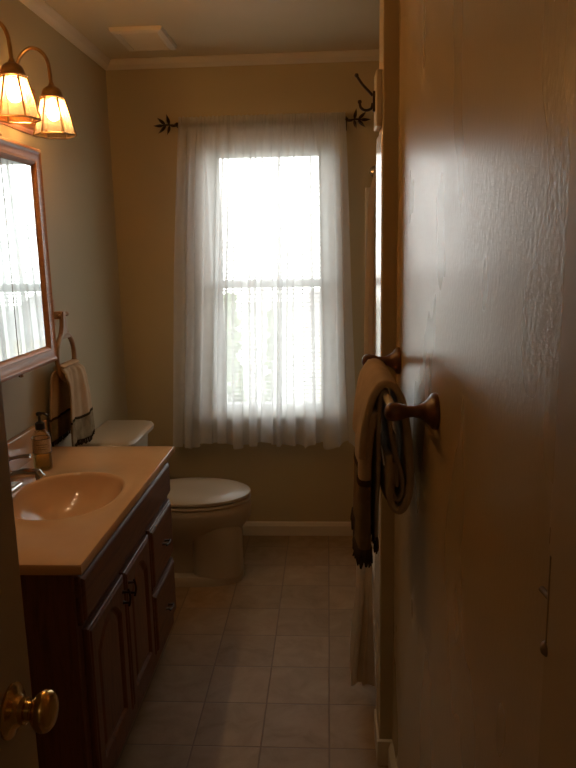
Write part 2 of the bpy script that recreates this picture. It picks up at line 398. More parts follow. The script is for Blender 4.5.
# ------------------------------------------------------------------ curtain rod and sheers
rod = thing('curtain_rod', 'dark bronze curtain rod with leafy sprig finials above the window', 'curtain rod', (-.3, YF-.07, 2.10))
RY = YF-.075
obj('rod_pole', tube(B(), [(-.72, RY, 2.098), (.10, RY, 2.098)], .007, 12), 'bronze', rod, 60)
for sx, x0 in ((-1, -.705), (1, .088)):
    bm = B(); tube(bm, [(x0, RY, 2.098), (x0, YF-.02, 2.098), ], .006, 8); box(bm, x0-.009, x0+.009, YF-.006, YF, 2.06, 2.125, .002)
    box(bm, x0-.005, x0+.005, RY-.004, YF, 2.085, 2.093)
    obj('bracket', bm, 'bronze', rod)
    bm = B(); X = lambda d: x0+sx*d
    tube(bm, smoothpts([(X(.0), RY, 2.100), (X(.02), RY-.002, 2.094), (X(.045), RY, 2.099), (X(.075), RY, 2.097)], 5), [.006]*8+[.004]*8, 8)
    lathe(bm, [(0,-.01),(.008,-.006),(.011,0),(.008,.006),(0,.01)], (X(.005), RY, 2.099), (1,0,0), 12, cap=False)
    def leaf(bm, base, tip, w, cup=.006):
        b0, t0 = Vector(base), Vector(tip); d = t0-b0; nrm = Vector((0,-1,0)); s = d.cross(nrm).normalized()
        rows = []
        for k in range(9):
            u = k/8; ww = w*math.sin(PI*u**.8)*(1-.25*u)
            c0 = b0+d*u
            rows.append([c0-s*ww+nrm*(-cup*math.sin(PI*u)), c0+nrm*.0025, c0+s*ww+nrm*(-cup*math.sin(PI*u)), c0+nrm*-.0015])
        loft(bm, rows)
    leaf(bm, (X(.042),RY,2.099), (X(.052),RY-.010,2.146), .0085)
    leaf(bm, (X(.060),RY,2.099), (X(.098),RY-.006,2.132), .0085)
    leaf(bm, (X(.070),RY,2.097), (X(.118),RY-.004,2.096), .008)
    leaf(bm, (X(.058),RY,2.097), (X(.094),RY-.008,2.060), .0085)
    leaf(bm, (X(.040),RY,2.097), (X(.052),RY-.010,2.052), .008)
    obj('finial', bm, 'bronze', rod, 50)
def sheer(name, label, xt0, xt1, xb0, xb1, seed, zb):
    rnd = random.Random(seed)
    folds = []; u = 0
    # irregular soft folds: list of (position, amplitude)
    while u < 1.02:
        folds.append((u, rnd.uniform(.6, 1.25))); u += rnd.choice([rnd.uniform(.04,.07), rnd.uniform(.08,.15)])*(.52/(xt1-xt0))*.9
    ph = [rnd.uniform(0, 6) for _ in range(4)]
    def phase(u):
        for i, ((a, fa), (b, fb)) in enumerate(zip(folds, folds[1:])):
            if u <= b: s = (u-a)/(b-a); return i*PI+s*PI, lerp(fa, fb, s)
        return len(folds)*PI, 1.0
    def f(u, v):                      # v: 0 top, 1 bottom
        z = lerp(2.118, zb, v)
        if v > .9: z += .014*math.sin(u*15+ph[0])*(v-.9)*10+.007*math.sin(u*37+ph[1])*(v-.9)*10
        x0, x1 = lerp(xt0, xb0, v**.8), lerp(xt1, xb1, v**.8)
        p, am = phase(min(u, .9999))
        env = interp([(0,.25),(.04,.35),(.12,.7),(.5,1.0),(1,1.25)], v)
        env2 = env
        A = .019*am*env2
        x = lerp(x0, x1, u)+.013*am*env*math.sin(2*p+ph[2]*0)*(1+.3*math.sin(3*v+ph[3])) + .006*math.sin(v*5+u*9+ph[1])*v
        y = RY + A*math.cos(p)+ .004*math.sin(u*180)*max(0, 1-v*9) - .008*v
        if v < .03: y = RY + (.011 if True else 0)*math.cos(p*1.0)*0 + .0035*math.sin(u*210) - .0105
        return (x, min(y, YF-.05), z)
    r = thing(name, label, 'curtain', ((xt0+xt1)/2, RY, zb))
    bm = B(); grid(bm, f, 220, 60); o = obj('fabric', bm, 'sheer', r, 180)
    bm = B(); grid(bm, lambda u, v: (f(u, lerp(.945,1,v))[0], f(u, lerp(.945,1,v))[1]+.003, f(u, lerp(.945,1,v))[2]), 220, 6)
    obj('bottom_hem', bm, 'sheer', r, 180)
    bm = B()
    def g(u, v):
        a = f(u, 0); zz = lerp(2.13, 2.055, v)
        return (a[0], RY + .012+.003*math.sin(u*230+1)+.002*math.sin(u*90), zz)
    grid(bm, g, 220, 6)
    def g2(u, v):
        a = f(u, 0); return (a[0], RY-.0105+.0035*math.sin(u*210), lerp(2.13+.003*math.sin(u*160), 2.118, v))
    grid(bm, g2, 220, 1)
    obj('rod_pocket', bm, 'sheer', r, 180)
    return r
sheer('sheer_curtain', 'white sheer curtain panel covering the left part of the window, beside the toilet', -.70, -.185, -.815, -.21, 5, .525)
sheer('sheer_curtain', 'white sheer curtain panel covering the right part of the window, nearer the shower', -.195, .088, -.235, .135, 8, .52)

# ------------------------------------------------------------------ left door with brass knob
DX = -.405
d1 = struct('door_1', box(B(), DX-.035, DX, .10, .832, .012, 2.03, .0015), 'door')
bm = B()
lathe(bm, [(0,0),(.034,0),(.034,.003),(.030,.006),(.022,.008),(.019,.012),(.0165,.014),(.0165,.02),(.012,.021),(.0115,.026),(.014,.028),(.014,.030),(.019,.032),(.024,.037),(.0262,.043),(.0245,.050),(.019,.0545),(.008,.056),(.0,.056)], (DX, .772, .935), (1,0,0), 36, cap=False)
kb = obj('door_knob', bm, 'brass', d1, 40)
kb['label'] = 'polished brass knob'
obj('latch_faceplate', box(B(), DX-.029, DX-.006, .8315, .8335, .905, .965, .0005), 'brass', d1)

# ------------------------------------------------------------------ latch on near right casing
la = thing('door_latch', 'small dark slide latch on the casing at the right edge', 'latch', (rwx(.65), .636, 1.17))
bx = rwx(.66)
obj('latch_plate', box(B(), bx-.004, bx, .628, .644, 1.112, 1.225, .001), 'latch', la)
obj('bolt', tube(B(), [(bx-.008, .636, 1.12), (bx-.008, .636, 1.21)], .004, 10), 'latch', la, 60)
obj('bolt_handle', tube(B(), [(bx-.008, .634, 1.165), (bx-.010, .662, 1.163)], .0032, 10), 'latch', la, 60)
bm = B(); lathe(bm, [(0,0),(.007,.001),(.008,.005),(.005,.009),(0,.010)], (bx-.006, .638, 1.112), (-1,0,0), 14, cap=False); obj('latch_knob', bm, 'latch', la, 60)
obj('keeper', box(B(), bx-.011, bx, .630, .646, 1.218, 1.236, .002), 'latch', la)

# ------------------------------------------------------------------ ceiling vent
v = thing('ceiling_vent', 'square off-white exhaust vent cover on the ceiling near the far left corner', 'vent', (-.77, 3.18, ZC))
vx0, vx1, vy0, vy1 = -.885, -.665, 3.03, 3.33
bm = B()
def rect(x0, x1, y0, y1, z): return [(x0,y0,z),(x1,y0,z),(x1,y1,z),(x0,y1,z)]
def ri(i, z): return rect(vx0+i, vx1-i, vy0+i, vy1-i, z)
loft(bm, [ri(0, ZC-.001), ri(.004, ZC-.016), ri(.022, ZC-.022), ri(.032, ZC-.020), ri(.034, ZC-.010)], cap=False)
obj('vent_frame', bm, 'vent', v)
bm = B(); y = vy0+.036
while y < vy1-.04:
    box(bm, vx0+.033, vx1-.033, y, y+.007, ZC-.017, ZC-.008); y += .014
box(bm, vx0+.033, vx1-.033, vy0+.033, vy1-.033, ZC-.008, ZC-.004)
obj('grille', bm, 'vent', v)

# ------------------------------------------------------------------ vanity
van = thing('vanity_cabinet', 'dark cherry bathroom vanity cabinet with arched doors against the left wall', 'cabinet', (-.83, 1.97, 0))
VX0, VXF, VY0, VY1, VZ1 = XL+.002, -.604, 1.492, 2.452, .772
bm = B(); VZ1 = .770
box(bm, VX0, VXF, VY0, VY0+.018, .10, VZ1, .0015); box(bm, VX0, VXF, VY1-.018, VY1, .10, VZ1, .0015)
box(bm, VX0, VX0+.012, VY0+.018, VY1-.018, .10, VZ1); box(bm, VXF-.018, VXF, VY0+.018, VY1-.018, .10, VZ1)
box(bm, VX0+.012, VXF-.018, VY0+.018, VY1-.018, .10, .118)
box(bm, VX0, VXF-.06, VY0+.01, VY1-.01, 0, .10)
obj('carcass', bm, 'cherry', van)
def yz(yy, zz, x): return (x, yy, zz)
def slab_front(name, y0, y1, z0, z1, mname='cherry_h'):
    bm = B(); loops = []
    for ins, h in ((0,0),(0,.009),(.003,.012),(.008,.0125),(.011,.016),(.016,.0185),(.020,.019)):
        loops.append([yz(y0+ins, z0+ins, VXF+h), yz(y1-ins, z0+ins, VXF+h), yz(y1-ins, z1-ins, VXF+h), yz(y0+ins, z1-ins, VXF+h)])
    loft(bm, loops); return obj(name, bm, mname, van)
slab_front('false_front', 1.505, 2.445, .628, .755)
def arch_loop(y0, y1, z0, z1, rise, n=24):
    pts = [(y0, z0), (y1, z0)]
    for k in range(n+1):
        s = k/n; yy = lerp(y1, y0, s)
        q = (2*s-1)
        zz = z1-rise + rise*(max(0, 1-abs(q)**2.2))
        pts.append((yy, zz))
    return pts
def to_rect(pts, y0, y1, z0, z1):
    cy, cz = (y0+y1)/2, (z0+z1)/2; out = []
    for i, (a, b) in enumerate(pts):
        if i < 2: out.append((y0 if i == 0 else y1, z0)); continue
        if i == 2: out.append((y1, z1)); continue
        if i == len(pts)-1: out.append((y0, z1)); continue
        out.append((lerp(y1, y0, (i-2)/(len(pts)-3)), z1))
    return out
def cab_door(y0, y1, z0, z1):
    bm = B(); w = .045
    inner = arch_loop(y0+w, y1-w, z0+w, z1-w+.012, .06)
    outer = lambda i: to_rect(inner, y0+i, y1-i, z0+i, z1-i)
    cy, cz = (y0+y1)/2, (z0+z1)/2
    def sc(k): 
        wy = (y1-y0)/2-w; wz = (z1-z0)/2-w
        return [(cy+(a-cy)*(1-k/wy), cz+(b-cz)*(1-k/wz)) for a, b in inner]
    X = lambda lp, h: [yz(a, b, VXF+h) for a, b in lp]
    loft(bm, [X(outer(0), 0), X(outer(0), .012), X(outer(.003), .0155), X(outer(.008), .016), X(outer(.012), .019), X(inner, .019), X(sc(.004), .016), X(sc(.009), .010), X(sc(.013), .009), X(sc(.028), .015), X(sc(.032), .0155)])
    return obj('cabinet_door', bm, 'cherry', van)
def pull(parent, y, z, horiz=True):
    bm = B(); X = VXF+.019
    d = .016
    if horiz: P0, P1 = (y-d, z), (y+d, z)
    else: P0, P1 = (y, z-d), (y, z+d)
    for a, b in (P0, P1): lathe(bm, [(0,0),(.0055,0),(.004,.003),(.003,.014),(.0035,.018),(0,.018)], (X, a, b), (1,0,0), 12, cap=False)
    e = .010
    ex = (0, P1[0]-P0[0], P1[1]-P0[1]); l = math.hypot(ex[1], ex[2]); u = (ex[1]/l*e, ex[2]/l*e)
    tube(bm, smoothpts([(X+.016, P0[0]-u[0], P0[1]-u[1]), (X+.019, P0[0], P0[1]), (X+.021, y, z), (X+.019, P1[0], P1[1]), (X+.016, P1[0]+u[0], P1[1]+u[1])], 4), .0032, 10)
    o = obj('pull', bm, 'bronze', parent, 50); return o
da = cab_door(1.528, 1.822, .168, .606); pull(da, 1.799, .548, False)
db = cab_door(1.834, 2.108, .168, .606); pull(db, 1.858, .548, False)
r1 = slab_front('drawer', 2.135, 2.440, .392, .606); pull(r1, 2.288, .50)
r2 = slab_front('drawer', 2.135, 2.440, .160, .375); pull(r2, 2.288, .255)
# countertop with the moulded bowl
CX0, CX1, CY0, CY1, CZ = XL+.001, -.572, 1.472, 2.472, .80
def counter_mesh():
    bm = B(); cx, cy, a, b = -.785, 1.945, .158, .200
    corners = [(CX1, CY1), (CX0+.016, CY1), (CX0+.016, CY0), (CX1, CY0)]
    angs = [2*PI*i/112 for i in range(112)]
    for x, y in corners:
        t = math.atan2(y-cy, x-cx) % (2*PI)
        k = min(range(len(angs)), key=lambda i: abs(angs[i]-t)); angs[k] = t
    def el(th, r):
        c, s = math.cos(th), math.sin(th); n = 2.25
        q = (abs(c/a)**n+abs(s/b)**n)**(-1/n)
        return cx+c*q*r, cy+s*q*r
    def hit(th, off=0):
        c, s = math.cos(th), math.sin(th); ts = []
        if c > 1e-9: ts.append((CX1+off-cx)/c)
        if c < -1e-9: ts.append((CX0+.016-cx)/c)
        if s > 1e-9: ts.append((CY1+off-cy)/s)
        if s < -1e-9: ts.append((CY0-off-cy)/s)
        q = min(ts); return cx+c*q, cy+s*q
    loops = []
    prof = [(.10,-.112),(.3,-.109),(.5,-.101),(.65,-.088),(.77,-.072),(.86,-.053),(.92,-.036),(.96,-.021),(.985,-.009),(1.0,-.003),(1.02,.0012),(1.045,.0026),(1.07,.002),(1.10,0)]
    for r, h in prof: loops.append([(*el(t, r), CZ+h) for t in angs])
    for k in (.33, .66, 1): 
        lp = []
        for t in angs:
            e = el(t, 1.10); q = hit(t, -.006); lp.append((lerp(e[0], q[0], k), lerp(e[1], q[1], k), CZ))
        loops.append(lp)
    for off, h in ((-.002,-.001),(0,-.005),(0,-.022),(-.003,-.027)):
        loops.append([(*hit(t, off), CZ+h) for t in angs])
    loops.append([(*el(t, 1.05), CZ-.027) for t in angs])
    loops.append([(*el(t, 1.03), CZ-.03) for t in angs])
    for r, h in ((1.02,-.05),(.93,-.09),(.8,-.118),(.5,-.135),(.1,-.14)):
        loops.append([(*el(t, r), CZ+h) for t in angs])
    rows = loft(bm, loops, cap=True)
    return bm
ct = thing('vanity_countertop', 'peach cultured marble vanity top with moulded oval sink and backsplash', 'countertop', (-.82, 1.97, .772))
obj('countertop', counter_mesh(), 'counter', ct, 35)
obj('backsplash', box(B(), CX0, CX0+.02, CY0, CY1-.012, CZ-.026, .905, .004, 3), 'counter', ct, 40)
bm = B(); lathe(bm, [(0,.004),(.014,.004),(.017,.003),(.021,.001),(.021,-.003),(0,-.003)], (-.785, 1.945, .6905), (0,0,1), 24, cap=False)
obj('drain', bm, 'chrome', ct, 40)
# open the carcass for the bowl: the carcass top is hidden under the counter, so cut it with a hole-shaped lowering
# faucet
fc = thing('faucet', 'chrome bathroom faucet with lever standing behind the oval sink', 'faucet', (-.975, 1.945, .80))
bm = B(); box(bm, -1.0, -.948, 1.865, 2.025, .8005, .815, .007, 3); obj('base_plate', bm, 'chrome', fc, 40)
bm = B(); lathe(bm, [(.026,0),(.026,.004),(.022,.012),(.020,.05),(.022,.062),(.020,.070),(.010,.076),(0,.077)], (-.975, 1.945, .814), (0,0,1), 24, cap=False); obj('faucet_body', bm, 'chrome', fc, 40)
bm = B(); sp = smoothpts([(-.965,1.945,.845), (-.93,1.945,.862), (-.895,1.945,.868), (-.862,1.945,.866)], 6)
tube(bm, sp, [.016-.003*i/(len(sp)-1) for i in range(len(sp))], 16)
sq = obj('spout', bm, 'chrome', fc, 50)
bm = B(); lathe(bm, [(0,0),(.012,0),(.0135,.004),(.0135,.016),(.015,.018),(.015,.024),(.011,.026),(0,.026)], (-.868, 1.945, .872), (.55,0,-.85), 20, cap=False); obj('aerator', bm, 'chrome', sq, 40)
bm = B(); tube(bm, smoothpts([(-.978,1.945,.888), (-.96,1.945,.905), (-.92,1.945,.916), (-.882,1.945,.920)], 5), [.011,.010,.009,.008,.007,.006,.0055,.0055,.005,.005,.005,.005,.0055,.006,.0065,.007], 12)
obj('lever', bm, 'chrome', fc, 50)
# soap dispenser
sd = thing('soap_dispenser', 'clear soap pump bottle with dark pump head beside the faucet', 'soap dispenser', (-.957, 2.185, .80))
c0 = (-.952, 2.192, .8005)
bm = B(); lathe(bm, [(0,0),(.027,0),(.030,.003),(.030,.108),(.028,.118),(.020,.130),(.012,.136),(.012,.142)], c0, (0,0,1), 28, cap=False); obj('bottle', bm, 'bottle', sd, 50)
bm = B(); lathe(bm, [(0,.003),(.026,.003),(.0275,.005),(.0275,.066),(0,.066)], c0, (0,0,1), 24, cap=False); obj('liquid_soap', bm, 'liquid', sd, 50)
bm = B(); 
lb = [[(c0[0]+.0306*math.cos(a), c0[1]+.0306*math.sin(a), c0[2]+h) for a in [math.radians(-125+130*k/20) for k in range(21)]] for h in (.062, .108)]
loft(bm, lb, cap=False, closed=False); lbo = obj('paper_label', bm, 'label', sd)
bm = B()
for h in (.060, .108):
    tube(bm, [(c0[0]+.0308*math.cos(2*PI*k/32), c0[1]+.0308*math.sin(2*PI*k/32), c0[2]+h) for k in range(32)], .0011, 6, closed=True)
for k, h in enumerate((.090, .082, .075)):
    a0, a1 = (-100, -30) if k == 0 else (-90, -40)
    tube(bm, [(c0[0]+.0309*math.cos(math.radians(a)), c0[1]+.0309*math.sin(math.radians(a)), c0[2]+h) for a in range(a0, a1, 6)], .0007, 5)
obj('label_print', bm, 'black', lbo)
bm = B(); lathe(bm, [(0,.138),(.0155,.138),(.0155,.158),(.010,.162),(.006,.163),(.0045,.164),(.0045,.182),(.009,.184),(.010,.192),(.006,.195),(0,.195)], c0, (0,0,1), 20, cap=False)
tube(bm, smoothpts([(c0[0], c0[1], c0[2]+.190), (c0[0]+.02, c0[1]-.006, c0[2]+.191), (c0[0]+.037, c0[1]-.012, c0[2]+.184)], 5), .0042, 8)
obj('pump_head', bm, 'black', sd, 40)

# ------------------------------------------------------------------ mirrored medicine cabinet
mc = thing('medicine_cabinet', 'wood framed medicine cabinet with mirror doors on the left wall above the sink', 'mirror cabinet', (-1.0, 1.9, 1.15))
MY0, MY1, MZ0, MZ1, MX = 1.475, 2.348, 1.142, 1.842, -.932
obj('cabinet_box', box(B(), XL+.001, -.955, MY0+.015, MY1-.015, MZ0+.015, MZ1-.015, .002), 'oak', mc)
bm = B(); w = .058
prof = [(0,0),(0,.012),(.004,.019),(.012,.022),(.022,.018),(.036,.0155),(.046,.0175),(.052,.014),(.058,.006),(.058,0)]
loft(bm, [[(-.954+h, MY0+i, MZ0+i), (-.954+h, MY1-i, MZ0+i), (-.954+h, MY1-i, MZ1-i), (-.954+h, MY0+i, MZ1-i)] for i, h in prof], cap=False)
obj('face_frame', bm, 'oak_h', mc, 30)
iy0, iy1, iz0, iz1 = MY0+w, MY1-w, MZ0+w, MZ1-w
obj('gap_backing', box(B(), -.9545, -.9505, iy0-.002, iy1+.002, iz0-.002, iz1+.002), 'gap', mc)
for a, b in ((iy0, 1.735), (1.738, 2.068), (2.071, iy1)):
    bm = B(); box(bm, -.952, -.946, a+.0005, b-.0005, iz0+.001, iz1-.001, .0008, 1); obj('mirror_panel', bm, 'mirror', mc)
for zz in (MZ0-.004, MZ1+.004):
    for yy in (2.07, 1.736):
        bm = B(); lathe(bm, [(0,-.004),(.006,-.004),(.008,0),(.006,.004),(0,.004)], (-.944, yy, zz), (0,0,1), 14, cap=False)
        tube(bm, [(-.944, yy-.012, zz), (-.944, yy+.012, zz)], .0028, 8); obj('hinge_pin', bm, 'antique', mc, 40)

# ------------------------------------------------------------------ vanity light
vl = thing('vanity_light', 'brass four arm vanity light with amber glass shades on a wood backplate', 'wall light', (-1.05, 1.965, 2.0))
bm = B(); loops = []
for ins, h in ((0,0),(0,.008),(.008,.012),(.014,.013),(.022,.020)):
    loops.append([(XL+h, 1.30+ins, 1.925+ins), (XL+h, 2.63-ins, 1.925+ins), (XL+h, 2.63-ins, 2.088-ins), (XL+h, 1.30+ins, 2.088-ins)])
loft(bm, loops); obj('backplate', bm, 'oak_h', vl)
LX = -.905
for yy in (1.53, 1.82, 2.11, 2.405):
    bm = B(); 
    tube(bm, smoothpts([(XL+.02, yy, 2.045), (-1.02, yy, 2.105), (-1.0, yy, 2.145), (-.965, yy, 2.168), (-.93, yy, 2.155), (-.91, yy, 2.12), (LX, yy, 2.05)], 7), .0062, 12)
    lathe(bm, [(0,0),(.026,0),(.026,.003),(.018,.008),(.010,.016),(0,.016)], (XL+.02, yy, 2.045), (1,0,.3), 20, cap=False)
    ar = obj('arm', bm, 'antique', vl, 50)
    bm = B(); lathe(bm, [(.039,0),(.041,.002),(.037,.006),(.034,.008),(.033,.016),(.028,.028),(.017,.036),(.011,.040),(.009,.044),(.007,.050)], (LX, yy, 2.010), (0,0,1), 24, cap=False)
    obj('shade_cap', bm, 'antique', vl, 40)
    hexp = lambda r, z, off=0: [(LX+r*math.cos(PI/3*k+off), yy+r*math.sin(PI/3*k+off), z) for k in range(6)]
    top, bot = hexp(.037, 2.008, .25), hexp(.068, 1.893, .25)
    bm = B(); loft(bm, [top, bot], cap=False); g = obj('shade_glass', bm, 'amber', vl)
    bm = B()
    for k in range(6): tube(bm, [top[k], bot[k]], .0032, 6); tube(bm, [bot[k], bot[(k+1)%6]], .003, 6); tube(bm, [top[k], top[(k+1)%6]], .0022, 6)
    obj('shade_frame', bm, 'antique', vl, 60)
    bm = B(); lathe(bm, [(0,-.065),(.008,-.064),(.016,-.058),(.0205,-.046),(.0195,-.034),(.013,-.020),(.010,-.010),(.010,0)], (LX, yy, 2.005), (0,0,1), 20, cap=False)
    obj('bulb', bm, 'bulb', vl, 180)

# ------------------------------------------------------------------ towel ring and hand towel
tr = thing('towel_ring', 'pale wooden towel ring on the left wall past the mirror cabinet', 'towel ring', (XL, 2.64, 1.27))
obj('wall_plate', box(B(), XL, XL+.016, 2.575, 2.635, 1.235, 1.335, .006, 3), 'maple', tr, 40)
bm = B(); box(bm, XL+.014, -1.005, 2.590, 2.620, 1.262, 1.292, .005); obj('arm', bm, 'maple', tr, 40)
bm = B(); lathe(bm, [(0,-.042),(.006,-.042),(.009,-.037),(.006,-.031),(.005,-.026),(.005,.040),(.006,.045),(.009,.051),(.009,.057),(.005,.062),(0,.062)], (-1.012, 2.608, 1.277), (0,1,0), 16, cap=False); obj('peg', bm, 'maple', tr, 40)
bm = B(); cyR, czR, R1 = 2.612, 1.118, .088
tube(bm, [(-1.008, cyR+R1*math.sin(2*PI*k/48), czR+R1*math.cos(2*PI*k/48)) for k in range(48)], .0095, 12, closed=True)
loft(bm, [[(-1.016, 2.596-e, z), (-1.000, 2.596-e, z), (-1.000, 2.620+e, z), (-1.016, 2.620+e, z)] for e, z in ((0,1.290),(0,1.262),(.003,1.24),(.010,1.222),(.022,1.206),(.040,1.188))])
obj('ring', bm, 'maple', tr, 50)
ht = thing('hand_towel', 'cream hand towel with olive band and fringe hanging from the wooden ring', 'towel', (-1.0, 2.66, .77))
def hand(side, x_off, y0t, y1t, y0b, y1b, zb, n=34, v0=0.0, v1=1.0):
    def f(u, v):
        v = lerp(v0, v1, v)
        z = lerp(1.085, zb, v); e = interp([(0,.0),(.12,.45),(.5,.75),(1,1)], v)
        yy = lerp(lerp(y0t, y0b, e), lerp(y1t, y1b, e), u)
        A = lerp(.010, .008, v)
        xx = -1.008 + side*(.016+.010*min(1, v*5)) + x_off*v + A*math.sin(u*8.5+v*1.3+side)*min(1, .3+v*2) + .0025*math.sin(u*27+v*4)
        if v < .06: xx = lerp(-1.008+side*.006, xx, v/.06); z += .0
        return (max(xx, XL+.012), yy+.006*math.sin(v*6+u*4), z+.006*math.sin(u*9)*v)
    return f
for side, args in ((1, (.012, 2.530, 2.70, 2.505, 2.79, .775)), (-1, (-.005, 2.53, 2.68, 2.480, 2.70, .80))):
    m1 = 'handtowel'
    def pr_(v0, v1): return hand(side, args[0], *args[1:5], args[5], v0=v0, v1=v1)
    bm = B(); grid(bm, pr_(0, .66), 40, 30); o = obj('towel_body', bm, m1, ht, 180); sheet(o, .006)
    bm = B(); grid(bm, pr_(.655, .685), 40, 2); o = obj('dark_braid', bm, 'towel_dark', ht, 180); sheet(o, .009)
    bm = B(); grid(bm, pr_(.68, .955), 40, 12); o = obj('band', bm, 'handtowel_band', ht, 180, label='olive patterned band'); sheet(o, .007)
    bm = B(); f = pr_(.945, 1.02)
    grid(bm, pr_(.94, .965), 40, 1)
    for k in range(46):
        u = (k+.5)/46; a, b = Vector(f(u, 0)), Vector(f(u, 1)); tube(bm, [a, (a+b)/2+Vector((random.uniform(-.002,.002),random.uniform(-.002,.002),0)), b+Vector((0,random.uniform(-.003,.003),random.uniform(-.004,.003)))], .0022, 5)
    obj('fringe', bm, 'towel_dark', ht, 180)
bm = B()
def over(u, v):
    a = PI*v; return (-1.008+.0185*math.cos(a)*1.0, lerp(2.528, 2.697, u), 1.083+.009*math.sin(a))
grid(bm, over, 20, 8); o = obj('top_fold', bm, 'handtowel', ht, 180); sheet(o, .006)

# ------------------------------------------------------------------ toilet
to = thing('toilet', 'almond porcelain toilet with closed lid between the vanity and the window', 'toilet', (-.7, 3.06, 0))
TY = 3.065
def egg(cx, a, b, z, back=.85, n=40, p=2.2, flat=0):
    out = []
    for k in range(n):
        t = 2*PI*k/n; c, s = math.cos(t), math.sin(t)
        q = (abs(c)**p+abs(s)**p)**(-1/p)
        x = c*q*a
        if x < 0: x *= back
        y = s*q*b*(1-.10*max(0, c)**2)
        out.append((cx+x, TY+y, z))
    return out
bm = B()
loft(bm, [egg(-.70,.20,.080,.03,1.2,p=3.0), egg(-.70,.20,.080,.19,1.2,p=2.6), egg(-.665,.262,.140,.25,1.0), egg(-.645,.278,.168,.30,.95), egg(-.64,.276,.182,.345,.92), egg(-.64,.272,.184,.372,.92), egg(-.64,.266,.178,.380,.92), egg(-.64,.20,.13,.380,.92), egg(-.65,.16,.10,.28), egg(-.66,.08,.05,.20)])
obj('bowl', bm, 'porcelain', to, 50)
bm = B()
loft(bm, [egg(-.665,.256,.132,0,1.30,p=3.2), egg(-.665,.256,.132,.028,1.30,p=3.2), egg(-.667,.248,.124,.042,1.3,p=3.0), egg(-.667,.20,.09,.046,1.3,p=3.0)])
loft(bm, [egg(-.525,.112,.120,.035,1,p=4.2), egg(-.525,.110,.116,.12,1,p=4.2), egg(-.525,.112,.120,.20,1,p=3.8), egg(-.535,.125,.135,.26,1,p=3.2), egg(-.56,.14,.14,.31,1,p=2.6)])
obj('pedestal', bm, 'porcelain', to, 45)
bm = B(); loft(bm, [egg(-.64,.272,.184,.383,.80), egg(-.64,.276,.188,.388,.80), egg(-.64,.274,.186,.396,.80), egg(-.64,.266,.178,.399,.80)]); obj('seat', bm, 'porcelain', to, 50)
bm = B(); loft(bm, [egg(-.64,.268,.180,.402,.82), egg(-.64,.275,.187,.406,.82), egg(-.64,.274,.186,.416,.82), egg(-.64,.262,.175,.422,.82), egg(-.64,.18,.12,.4245,.82)])
box(bm, -.872, -.835, TY-.10, TY+.10, .384, .412, .006)
obj('seat_lid', bm, 'porcelain', to, 50)
bm = B()
def tankpoly(x1, y0, y1, ch): return [(XL+.006, y0), (x1-ch, y0), (x1-ch*.3, y0+ch*.35), (x1, y0+ch*1.1), (x1, y1-ch*1.1), (x1-ch*.3, y1-ch*.35), (x1-ch, y1), (XL+.006, y1)]
def tk(x1, y0, y1, ch, z): return [(x, y, z) for x, y in tankpoly(x1, y0, y1, ch)]
loft(bm, [tk(-.878,2.835,3.170,.05,.375), tk(-.868,2.825,3.180,.05,.40), tk(-.848,2.812,3.194,.05,.686)])
obj('tank', bm, 'porcelain', to, 40)
bm = B(); loft(bm, [tk(-.842,2.806,3.200,.05,.686), tk(-.826,2.790,3.216,.05,.692), tk(-.824,2.788,3.218,.05,.708), tk(-.830,2.794,3.212,.05,.717), tk(-.842,2.806,3.200,.05,.721), tk(-.87,2.84,3.16,.04,.723)])
obj('tank_lid', bm, 'porcelain', to, 40)
bm = B(); lathe(bm, [(0,0),(.011,0),(.011,.006),(0,.008)], (-.840, 2.90, .64), (1,0,0), 16, cap=False); tube(bm, [(-.832,2.90,.64),(-.828,2.92,.638),(-.830,2.965,.630)], [.005,.005,.006], 10)
obj('flush_lever', bm, 'chrome', to, 50)

# ------------------------------------------------------------------ bathtub, shower rod, curtain, liner
tb = thing('bathtub', 'pale bathtub along the right side behind the shower curtain', 'bathtub', (.55, 2.75, 0))
bm = B(); x0, x1, y0, y1 = PX+.006, .948, PY1+.002, YF-.014
def rr(i, z, rad=.0): return rect(x0+i, x1-i, y0+i, y1-i, z)
loft(bm, [rr(.012,0), rr(.012,.33), rr(0,.36), rr(0,.41), rr(.006,.418), rr(.06,.418), rr(.075,.405), rr(.11,.2), rr(.15,.09), rr(.25,.07)])
obj('tub_shell', bm, 'tub', tb, 35)
sr = thing('shower_rod', 'steel shower curtain rod running to the far wall', 'shower rod', (.2, 2.7, 1.87))
obj('pole', tube(B(), [(.235, PY1, 1.868), (.235, YF, 1.868)], .0125, 16), 'rod', sr, 60)
bm = B(); lathe(bm, [(0,0),(.03,0),(.028,.008),(.016,.016),(.0,.016)], (.235, YF, 1.868), (0,-1,0), 20, cap=False); obj('flange', bm, 'rod', sr, 40); bm = B(); lathe(bm, [(0,0),(.03,0),(.028,.008),(.016,.016),(.0,.016)], (.235, PY1, 1.868), (0,1,0), 20, cap=False)
obj('flange', bm, 'rod', sr, 40)
sc_ = thing('shower_curtain', 'beige fabric shower curtain gathered beside the partition wall', 'shower curtain', (.13, 2.12, .1))
def shc(u, v):
    z = lerp(1.838, .100, v)
    c = interp([(0,.185),(.12,.150),(.35,.138),(.7,.122),(.80,.112),(1,.100)], v)
    a = interp([(0,.022),(.2,.022),(.4,.020),(.7,.014),(.8,.02),(1,.038)], v)
    y = lerp(2.06, lerp(2.30, 2.24, v), u)
    ph = u*2*PI*5.0
    x = c + a*math.sin(ph+.6*math.sin(v*3))+.004*math.sin(ph*2+v*4)
    if z < .50: x = min(x, PX+.002)
    return (x, y+.012*math.sin(ph*2+1), z+.006*math.sin(ph))
bm = B(); grid(bm, shc, 150, 60); o = obj('fabric', bm, 'showercloth', sc_, 180)
